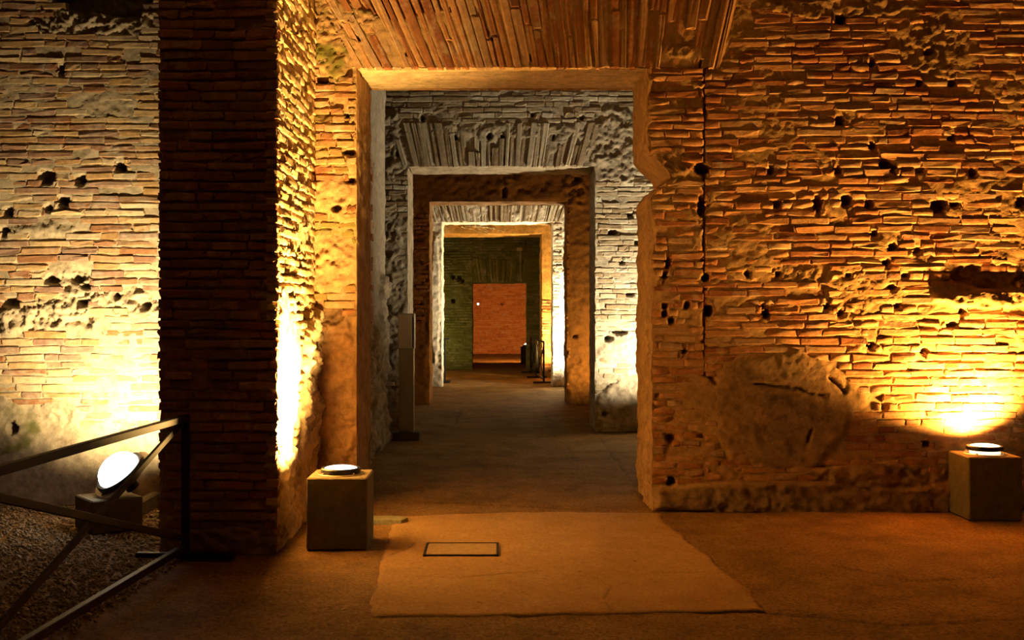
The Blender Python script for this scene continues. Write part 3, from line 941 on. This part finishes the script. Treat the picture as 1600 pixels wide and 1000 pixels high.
# fifth: smooth yellow plaster, bare brick low on one side
D5 = 23.6
L5x, R5x, Z5 = -1.25, wx(847, D5), wz(365, D5)
w = portal('wall_fifth', 'smooth yellow plastered wall around the fifth opening', D5, 1.3, L5x, R5x, Z5, M['w_yellow'], M['br_red'], (690, 350, 866, 590), 43, .03, (-1.7, 1.5, 3.4), (), (), level=.004, amp=.008, smear=.012)
w.courses((0, D5, 0), FX, FN, R5x, R5x + .4, .05, wz(468, D5), p=(.012, .03), length=(.12, .26), lost=.02)
w.build()
# sixth: dim greenish wall with a low doorway
D6 = 26.5
L6x, R6x, Z6 = wx(738, D6), wx(823, D6), wz(442, D6)
K6 = D6 / FPX
h6 = [(wx(x, D6), wz(y, D6), a * K6, a * K6) for x, y, a in ((708, 433, 3), (718, 434, 3), (723, 439, 3), (708, 471, 3.4), (716, 437, 2))]
w = portal('wall_sixth', 'dim greenish brick wall around the low far doorway', D6, .6, L6x, R6x, Z6, M['w_green'], M['br_green'], (690, 372, 847, 578), 47, .03, (-1.6, 1.3, 3.4), (), h6, level=-.006, amp=.012)
w.fan((0, D6, 0), FX, FN, (wx(734, D6), wx(822, D6)), (wx(724, D6), wx(830, D6)), Z6 + .02, wz(405, D6), 18, p=(.0, .015), pieces=(1,))
w.courses((0, D6, 0), FX, FN, -1.6, L6x, .05, 3.3, ch=.062, holes=h6, p=(0, .012))
w.courses((0, D6, 0), FX, FN, R6x, 1.2, .05, 3.3, ch=.062, p=(0, .012))
w.courses((0, D6, 0), FX, FN, L6x, R6x, wz(405, D6), 3.3, ch=.062, p=(0, .012))
w.build()
# end wall
w = Wall('wall_end', 'smooth orange brick wall closing the row of rooms', M['w_far'], M['br_far'], vis=(738, 442, 823, 556), seed=53)
us, vs = spans((XL, -1.2, .25), (-1.2, 1.2, .03), (1.2, XR, .25)), spans((0, 2.6, .03), (2.6, CEIL, .25))
uu, vv = np.meshgrid(us, vs, indexing='ij')
K7 = YE / FPX
h7 = [(wx(747, YE), wz(475, YE), 2.2 * K7, 2.2 * K7), (wx(784, YE), wz(475, YE), 2.4 * K7, 2.4 * K7)]
h, A = field(uu, vv, 53, level=-.004, amp=.006, holes=h7, smear=.006)
w.grid(np.stack([uu, np.full_like(uu, YE), vv], -1), (0, -1, 0), h, A, wob=.006)
w.courses((0, YE, 0), FX, FN, -1.2, 1.2, .05, 2.5, ch=.062, holes=h7, p=(0, .008))
w.build()

# ================================================================== ENCLOSING SHELL (out of view)
def shell(name, label, P, N, cat='wall', mat='w_plain', res=None):
    w = Wall(name, label, M[mat], cat=cat)
    w.grid(np.array(P, dtype=float).reshape(2, 2, 3), N, wob=0)
    return w.build()


shell('ceiling', 'shadowy vault above all the rooms', [[XL, YB, CEIL], [XL, YE, CEIL], [XR, YB, CEIL], [XR, YE, CEIL]], (0, 0, -1), 'ceiling')
shell('wall_outer_left', 'plain masonry closing the rooms on the barrier side', [[XL, YB, 0], [XL, YB, CEIL], [XL, YE, 0], [XL, YE, CEIL]], (1, 0, 0))
shell('wall_outer_right', 'plain masonry closing the rooms beyond the lamp by the orange wall', [[XR, YB, 0], [XR, YB, CEIL], [XR, YE, 0], [XR, YE, CEIL]], (-1, 0, 0))
shell('wall_behind', 'plain masonry closing the first room opposite the doorway', [[XL, YB, 0], [XL, YB, CEIL], [XR, YB, 0], [XR, YB, CEIL]], (0, 1, 0))

# ================================================================== FLOOR
def seg_dist(x, y, pts):
    d = np.full(x.shape, 1e9)
    for (ax, ay), (bx, by) in zip(pts, pts[1:]):
        dx, dy = bx - ax, by - ay
        t = np.clip(((x - ax) * dx + (y - ay) * dy) / (dx * dx + dy * dy), 0, 1)
        d = np.minimum(d, np.hypot(x - ax - t * dx, y - ay - t * dy))
    return d


def inside(x, y, pts):
    c = np.zeros(x.shape, bool)
    for (ax, ay), (bx, by) in zip(pts, pts[1:] + pts[:1]):
        k = ((ay > y) != (by > y)) & (x < (bx - ax) * (y - ay) / (by - ay + 1e-12) + ax)
        c ^= k
    return c


def cracks(x, y, lines, width):
    wob = .03 * fbm(x * 5, y * 5, 71, 4)
    return np.max([np.exp(-(seg_dist(x + wob, y + wob * .7, [gp(*p) for p in L]) / width) ** 2) for L in lines], 0)


xs = spans((XL, -2.3, .15), (-2.3, 4.0, .025), (4.0, XR, .15))
ysf = spans((YB, 3.6, .3), (3.6, 13.6, .025), (13.6, 22, .06), (22, YE, .15))
xx, yy = np.meshgrid(xs, ysf, indexing='ij')
lines = [[(935, 683), (960, 715), (985, 750), (1003, 780)], [(640, 782), (800, 790), (1000, 800)], [(577, 765), (660, 764), (663, 778), (590, 781)],
         [(880, 690), (900, 720)], [(720, 640), (712, 662)], [(845, 640), (870, 665), (880, 655)], [(690, 675), (740, 672)], [(690, 700), (735, 712), (760, 730)],
         [(1190, 955), (1400, 975), (1600, 965)], [(1300, 880), (1420, 905), (1560, 900)], [(660, 630), (800, 626), (885, 628)], [(480, 985), (585, 958)]]
cr = cracks(xx, yy, lines, .012)
low = fbm(xx * 1.3, yy * 1.3, 61, 5)
h = .008 * low + .006 * fbm(xx * 9, yy * 9, 63, 4) - .010 * cr
A = np.zeros(xx.shape + (3,))
A[..., 2] = np.clip(cr * .6 * sstep(-.5, .3, fbm(xx * 3, yy * 3, 87, 3)), 0, 1)
w = Wall('floor', 'trodden earth and cracked concrete floor running through the doorways', M['floor'], cat='floor')
w.grid(np.stack([xx, yy, np.zeros_like(xx)], -1), (0, 0, 1), h - .004, A, wob=0)
floor = w.build()

# smooth screed laid on the floor
poly = [gp(*p) for p in ((586, 962), (578, 942), (590, 905), (600, 860), (618, 808), (700, 803), (860, 800), (1030, 803), (1042, 818), (1072, 842), (1100, 866), (1135, 893), (1170, 925), (1196, 955), (1080, 957), (900, 960), (740, 964))]
xx, yy = np.meshgrid(span(-1.1, 1.9, .011), span(5.4, 8.5, .011), indexing='ij')
wob = .035 * fbm(xx * 4, yy * 4, 81, 5, .6)
xw, yw = xx + wob, yy + .8 * wob
sd = seg_dist(xw, yw, poly + poly[:1]) * np.where(inside(xw, yw, poly), 1, -1)
cr = cracks(xx, yy, [[(620, 903), (720, 905), (850, 893), (935, 903), (958, 918), (945, 935), (955, 955)], [(800, 838), (900, 830)], [(930, 895), (1150, 895)], [(645, 850), (610, 870)]], .008)
hs = np.where(sd > 0, .007 * sstep(0, .03, sd), sd * 1.5) + .003 * fbm(xx * 8, yy * 8, 83, 3) - .006 * cr + .008 * fbm(xx * 1.3, yy * 1.3, 61, 5)
A = np.zeros(xx.shape + (3,))
A[..., 2] = np.clip(np.maximum(cr * .55 * sstep(-.5, .3, fbm(xx * 4, yy * 4, 89, 3)), .75 * np.exp(-(sd / .014) ** 2) * sstep(-.2, .4, fbm(xx * 3, yy * 3, 85, 3))), 0, 1)
keep = sd > -.04
nu, nv = xx.shape
idx = np.arange(nu * nv).reshape(nu, nv)
q = np.stack([idx[:-1, :-1], idx[1:, :-1], idx[1:, 1:], idx[:-1, 1:]], -1)
k = keep[:-1, :-1] & keep[1:, :-1] & keep[1:, 1:] & keep[:-1, 1:]
scr = link_mesh('screed', np.stack([xx, yy, hs], -1), q[k].reshape(-1, 4), M['screed'], floor, True, A.reshape(-1, 3), 'surf')
scr['label'] = 'smooth pale concrete patch'

# hatch let into the screed
hx0, hy1 = gp(668, 852)
hx1, _ = gp(778, 852)
hy0 = gd(871)
t = tag(empty('floor_hatch', ((hx0 + hx1) / 2, (hy0 + hy1) / 2, .008)), 'flush rectangular hatch cover let into the smooth floor patch', 'hatch')
W_, L_ = (hx1 - hx0), (hy1 - hy0)
m = MB()
for sx in (-1, 1): m.box((sx * W_ / 2, 0, .004), (.012, L_ + .012, .012), .001)
for sy in (-1, 1): m.box((0, sy * L_ / 2, .004), (W_, .012, .012), .001)
m.build('frame', M['iron'], t)
MB().box((0, 0, .002), (W_ - .018, L_ - .018, .010), .002).build('cover', simple_mat('hatch_cover', (.43, .315, .18), .8, 0, .2, 30, .3), t)

# loose stone slab behind the plinth
a = gp(576, 818)
b = gp(618, 812)
m = MB()
vs_ = [(-.20, -.10), (.0, -.11), (.16, -.10), (.20, -.02), (.185, .05), (.05, .06), (-.2, .05)]
n = len(vs_)
m.add([(x, y, -.01) for x, y in vs_] + [(x * .985, y * .97, .022 + .003 * (i % 2)) for i, (x, y) in enumerate(vs_)],
      [tuple(range(n - 1, -1, -1)), tuple(range(n, 2 * n))] + [(i, (i + 1) % n, n + (i + 1) % n, n + i) for i in range(n)])
o = m.build('stone_slab', M['slate'])
o.location = ((a[0] + b[0]) / 2 - .02, (a[1] + b[1]) / 2, .006)
tag(o, 'thin grey stone slab lying beside the concrete plinth by the first doorway', 'slab')

# gravel behind the barrier
rg = np.random.default_rng(5)
NS = 16000
gx = rg.uniform(-4.2, -1.86, NS)
gy = rg.uniform(4.1, 8.5, NS)
k = (gx < -1.84 - .08 * (6.77 - gy) + rg.normal(0, .03, NS)) & ~((gx > PX0 - .03) & (gy > PY - .03))
k &= (np.hypot(gx - wx(170, 7.7), gy - 7.7) > .25) & (seg_dist(gx, gy, [gp(206, 812), gp(243, 790)]) > .06)
gx, gy = gx[k], gy[k]
NS = len(gx)
octv = np.array([(1, 0, 0), (0, 1, 0), (-1, 0, 0), (0, -1, 0), (0, 0, 1), (0, 0, -1)], float)
octf = np.array([(0, 1, 4), (1, 2, 4), (2, 3, 4), (3, 0, 4), (1, 0, 5), (2, 1, 5), (3, 2, 5), (0, 3, 5)])
sz = rg.uniform(.006, .016, (NS, 1, 1)) * (1 + (rg.random((NS, 1, 1)) < .05) * 1.0)
P = octv[None] * rg.uniform(.6, 1.3, (NS, 6, 1)) * sz
an = rg.uniform(0, 6.28, NS)
ca, sa = np.cos(an)[:, None], np.sin(an)[:, None]
Pr = np.stack([P[..., 0] * ca - P[..., 1] * sa, P[..., 0] * sa + P[..., 1] * ca, P[..., 2] * .7], -1)
Pr += np.stack([gx, gy, np.full(NS, .006)], -1)[:, None, :]
Fg = (octf[None] + (np.arange(NS) * 6)[:, None, None]).reshape(-1, 3)
o = link_mesh('gravel', Pr.reshape(-1, 3), Fg, M['gravel'])
tag(o, 'loose tan gravel strewn on the ground behind the metal barrier', 'gravel', kind='stuff')


# ================================================================== LAMPS ON CONCRETE PLINTHS
def plinth(loc, rz, label, size=(.37, .37, .44), group='concrete lamp plinths'):
    m = MB()
    m.box((0, 0, size[2] / 2), size, .008)
    o = m.build('concrete_plinth', M['concrete'])
    o.location = loc
    o.rotation_euler = (0, 0, rz)
    return tag(o, label, 'plinth', group)


def uplight(loc, label, col, lens_strength, aim, power, angle, blend, tilt=(0, 0), dome=.018, slit=False, r=.105, lightcol=None, group='round uplights'):
    t = tag(empty('uplight', loc), label, 'lamp', group)
    t.rotation_euler = (tilt[0], tilt[1], 0)
    MB().lathe([(r * 1.42, 0), (r * 1.42, .004), (r * 1.36, .007), (r * .9, .007), (0, .007)]).build('flange', M['rim'], t)
    z = .028 if slit else .007
    if slit:
        MB().lathe([(r * .98, .007), (r * .98, z)]).build('leak_ring', glow_mat('lamp_leak_glow', col, lens_strength * .5), t)  # glowing ring stands in for lens light leaking under the housing
    MB().lathe([(r * 1.14, z), (r * 1.18, z + .004), (r * 1.18, z + .026), (r * 1.13, z + .032), (r * 1.0, z + .032), (r * .98, z + .022)]).build('housing', M['housing'], t)
    for k in range(4):
        a = PI / 4 + k * PI / 2
        MB().lathe([(.007, 0), (.007, .006), (.004, .009), (0, .009)], 8, (r * 1.28 * math.cos(a), r * 1.28 * math.sin(a), .007)).build('screw', M['rim'], t)
    prof = [(r * .97, z + .026)] + [(r * .97 * math.cos(k * PI / 12), z + .026 + dome * math.sin(k * PI / 12)) for k in range(1, 6)] + [(0, z + .026 + dome)]
    MB().lathe(prof).build('lens', glow_mat('lamp_lens_glow', col, lens_strength), t, True)
    L = bpy.data.lights.new('lamp_beam', 'SPOT')
    L.energy, L.color, L.spot_size, L.spot_blend = power, lightcol or col, math.radians(angle), blend
    L.shadow_soft_size = r * .5
    lo = bpy.data.objects.new('lamp_beam', L)
    C.objects.link(lo)
    lo.location = Vector(loc) + Vector((0, 0, z + .03 + dome + .02))
    d = Vector(aim) - lo.location
    lo.rotation_euler = d.to_track_quat('-Z', 'Y').to_euler()
    return t


WARM, AMBER, WHITE, COOL = (1, .56, .15), (1, .44, .075), (1, .74, .36), (1, .82, .50)
RED, OLIVE = (1, .38, .08), (.95, .88, .25)
# beside the pier
plinth((-.99, 7.2, 0), 0, 'concrete plinth with round lamp beside the brightly lit pier')
uplight((-.99, 7.2, .44), 'round uplight with glowing lens on the plinth beside the pier', (1, .92, .8), 5, (-1.80, 7.10, 1.75), 2100, 130, .95, lightcol=WARM)
# against the orange wall
plinth((wx(1553, 8.0), 8.155, 0), 0, 'concrete plinth with round lamp against the orange brick wall')
uplight((wx(1553, 8.0), 8.15, .44), 'round uplight with light leaking under its rim on the plinth against the orange wall', (1, .80, .42), 5, (3.25, 8.46, 1.6), 1100, 140, .8, slit=True, lightcol=AMBER)
# glaring floodlight of the left room
LX, LY = wx(170, 7.7), 7.7
plinth((LX, LY, 0), math.radians(38), 'low concrete plinth turned askew on the gravel under the floodlight', (.34, .34, .22))
fl = uplight((LX + .09, LY, .36), 'glaring white floodlight on the askew plinth behind the barrier', (1, .97, .92), 14, (-2.74, 8.6, 1.08), 540, 106, .85, tilt=(.45, -.55), dome=.11, r=.15, lightcol=WHITE)
MB().lathe([(.05, -.12), (.045, -.06), (.12, -.05), (.175, .0)], 24).build('bowl', M['housing'], fl, True)
# second room, behind the orange wall
plinth((2.15, 12.7, 0), 0, 'concrete plinth with round lamp before the grey brick wall')
uplight((2.15, 12.7, .44), 'round white uplight before the grey brick wall', COOL, 5, (1.6, 13.45, 2.2), 620, 150, .8, lightcol=COOL)
# third room
plinth((1.9, 16.2, 0), 0, 'concrete plinth with round lamp before the brown plaster wall')
uplight((1.9, 16.2, .44), 'round amber uplight before the brown plaster wall', AMBER, 5, (1.2, 17.0, 1.8), 130, 165, .6, lightcol=AMBER)
# fourth room
plinth((1.6, 20.1, 0), 0, 'concrete plinth with round lamp before the pale plastered wall')
uplight((1.6, 20.1, .44), 'round white uplight before the pale plastered wall', COOL, 5, (1.0, 20.8, 1.9), 1200, 165, .6, lightcol=COOL)
# fifth room
plinth((1.45, 22.9, 0), 0, 'concrete plinth with round lamp before the yellow plaster wall')
uplight((1.45, 22.9, .44), 'round amber uplight before the yellow plaster wall', WARM, 5, (1.0, 23.6, 1.6), 700, 165, .6, lightcol=WARM)
# sixth room
plinth((-2.4, 25.6, 0), 0, 'concrete plinth with round lamp before the greenish wall')
uplight((-2.4, 25.6, .44), 'round dim uplight before the greenish wall', OLIVE, 3, (-1.2, 26.2, 1.9), 50, 165, .6, lightcol=OLIVE)
# beyond the low doorway
plinth((.73, 29.0, 0), 0, 'concrete plinth with round lamp beyond the low far doorway')
uplight((.73, 29.0, .44), 'small glowing uplight on the plinth beyond the low far doorway', (1, .9, .7), 9, (.2, 34.6, 2.2), 800, 160, .6, dome=.05, lightcol=RED)


# ================================================================== METAL BARRIERS
def barrier(a, b, ht, label, group=None, w=.04, zl=.075, foot=.59):
    """panel from a to b (floor points): two posts, top and bottom rail, crossed braces, a foot under each post"""
    ax, ay = a
    L = math.hypot(b[0] - ax, b[1] - ay)
    rz = math.atan2(b[1] - ay, b[0] - ax)
    t = tag(empty('metal_barrier', (ax, ay, 0), rz), label, 'barrier', group)
    hi, lo = ht - w / 2, zl
    for x in (0, L):
        MB().bar((x, 0, .02), (x, 0, ht), w, w, up=(0, 1, 0)).build('post', M['iron'], t)
        MB().bar((x, -foot * .5, .0225), (x, foot * .5, .0225), .05, .03).build('foot', M['iron'], t)
    MB().bar((w / 2, 0, hi), (L - w / 2, 0, hi), w, w).build('top_rail', M['iron'], t)
    MB().bar((w / 2, 0, lo), (L - w / 2, 0, lo), w, w).build('bottom_rail', M['iron'], t)
    MB().bar((w * .6, -.011, hi - .02), (L - w * .6, -.011, lo + .02), .018, w, up=(0, 0, 1)).build('brace', M['iron'], t)
    MB().bar((w * .6, .011, lo + .05), (L - w * .6, .011, hi - .02), .018, w, up=(0, 0, 1)).build('brace', M['iron'], t)
    return t


barrier((-1.843, 6.77), (-2.041, 4.29), .85, 'black iron barrier with crossed braces in front of the gravel')
fa, fb = (.84, 21.75), (.685, 25.0)
mid = ((fa[0] + fb[0]) / 2, (fa[1] + fb[1]) / 2)
u = Vector((fb[0] - fa[0], fb[1] - fa[1])).normalized() * .06
barrier(fa, (mid[0] - u.x, mid[1] - u.y), .8, 'thin black barrier panel beside the fourth doorway', 'far barrier panels', .035, .08, .4)
barrier((mid[0] + u.x, mid[1] + u.y), fb, .8, 'thin black barrier panel standing under the yellow plaster opening', 'far barrier panels', .035, .08, .4)
# lone post on the other side
px, py = gp(695, 597)
t = tag(empty('barrier_post', (px, py, 0)), 'slim black post on a flat foot beyond the fourth doorway', 'post')
MB().bar((0, 0, .02), (0, 0, .84), .032, .032, up=(0, 1, 0)).build('shaft', M['iron'], t)
MB().box((.02, 0, .015), (.17, .34, .03), .006).build('foot', M['iron'], t)
MB().bar((-.07, 0, .83), (.09, 0, .83), .035, .03).build('arm', M['iron'], t)

# ================================================================== INFORMATION TOTEM
tx, ty = wx(634, 12.62), 12.75
t = tag(empty('information_totem', (tx, ty, 0)), 'slim grey totem with a pale panel box before the grey wall', 'totem')
MB().box((0, 0, .045), (.30, .24, .09), .006).build('base', M['concrete'], t)
MB().box((0, 0, .55), (.165, .12, .92), .005).build('column', M['totem'], t)
c = MB().box((0, -.004, 1.20), (.185, .14, .39), .006).build('panel_box', M['totem'], t)
MB().box((-.012, -.076, 1.20), (.145, .008, .37), .002).build('face_plate', M['panel'], c)
MB().box((.076, -.075, 1.19), (.010, .006, .33), .001).build('slot', M['black'], c)

# ================================================================== SMALL THINGS FURTHER IN
bx, bz = wx(812, D6), wz(389.5, D6)
t = tag(empty('junction_box', (bx, D6, bz)), 'small pale box with a hanging cable on the greenish wall', 'box')
MB().box((0, -.04, 0), (.13, .06, .075), .006).build('case', M['white_box'], t)
MB().tube([(.02, -.03, -.03), (.022, -.026, -.3), (.02, -.026, -.55), (.024, -.026, -.7)], .006).build('cable', M['white_box'], t)
MB().box((.024, -.028, -.71), (.02, .014, .03), .002).build('cable_end', M['white_box'], t)

t = tag(empty('dangling_roots', (wx(740, 23.5), 23.56, wz(354, 23.5))), 'pale dry roots clinging to the yellow plaster over the opening', 'roots')
rr = random.Random(12)
for k in range(11):
    x0, z0 = rr.uniform(-.3, .2), rr.uniform(-.02, .06)
    n = 9
    x1, z1 = x0 + rr.uniform(.12, .5), z0 - rr.uniform(.03, .2)
    pts = [(x0 + (x1 - x0) * i / n, (.045 if i == 0 else -.05 - .05 * rr.random()), z0 + (z1 - z0) * (i / n) ** 1.4 + rr.gauss(0, .008)) for i in range(n + 1)]
    MB().tube(pts, [.011 * (1 - .6 * i / n) for i in range(n + 1)], 5).build('root', M['root'], t)

# low kerb between the floodlight and the pier
a, b = gp(206, 812), gp(243, 790)
m = MB()
m.bar((a[0], a[1], .05), (b[0], b[1], .05), .07, .11, .01)
tag(m.build('kerb', M['concrete']), 'low concrete kerb running from the floodlight to the pier', 'kerb')

# tiny lit lamp set into one hole of the end wall
t = tag(empty('wall_lamp', (wx(747, YE), YE - .02, wz(475, YE))), 'tiny white lamp set in a hole of the orange end wall', 'lamp')
rot = Matrix.Rotation(PI / 2, 3, 'X')
MB().lathe([(.045, -.03), (.045, .0), (.036, .006), (.034, .0)], 20, (0, 0, 0), rot).build('bezel', M['housing'], t)
MB().lathe([(.034, .0), (.02, .01), (0, .014)], 20, (0, 0, 0), rot).build('lens', glow_mat('tiny_lamp_glow', (1, .95, .85), 4), t)
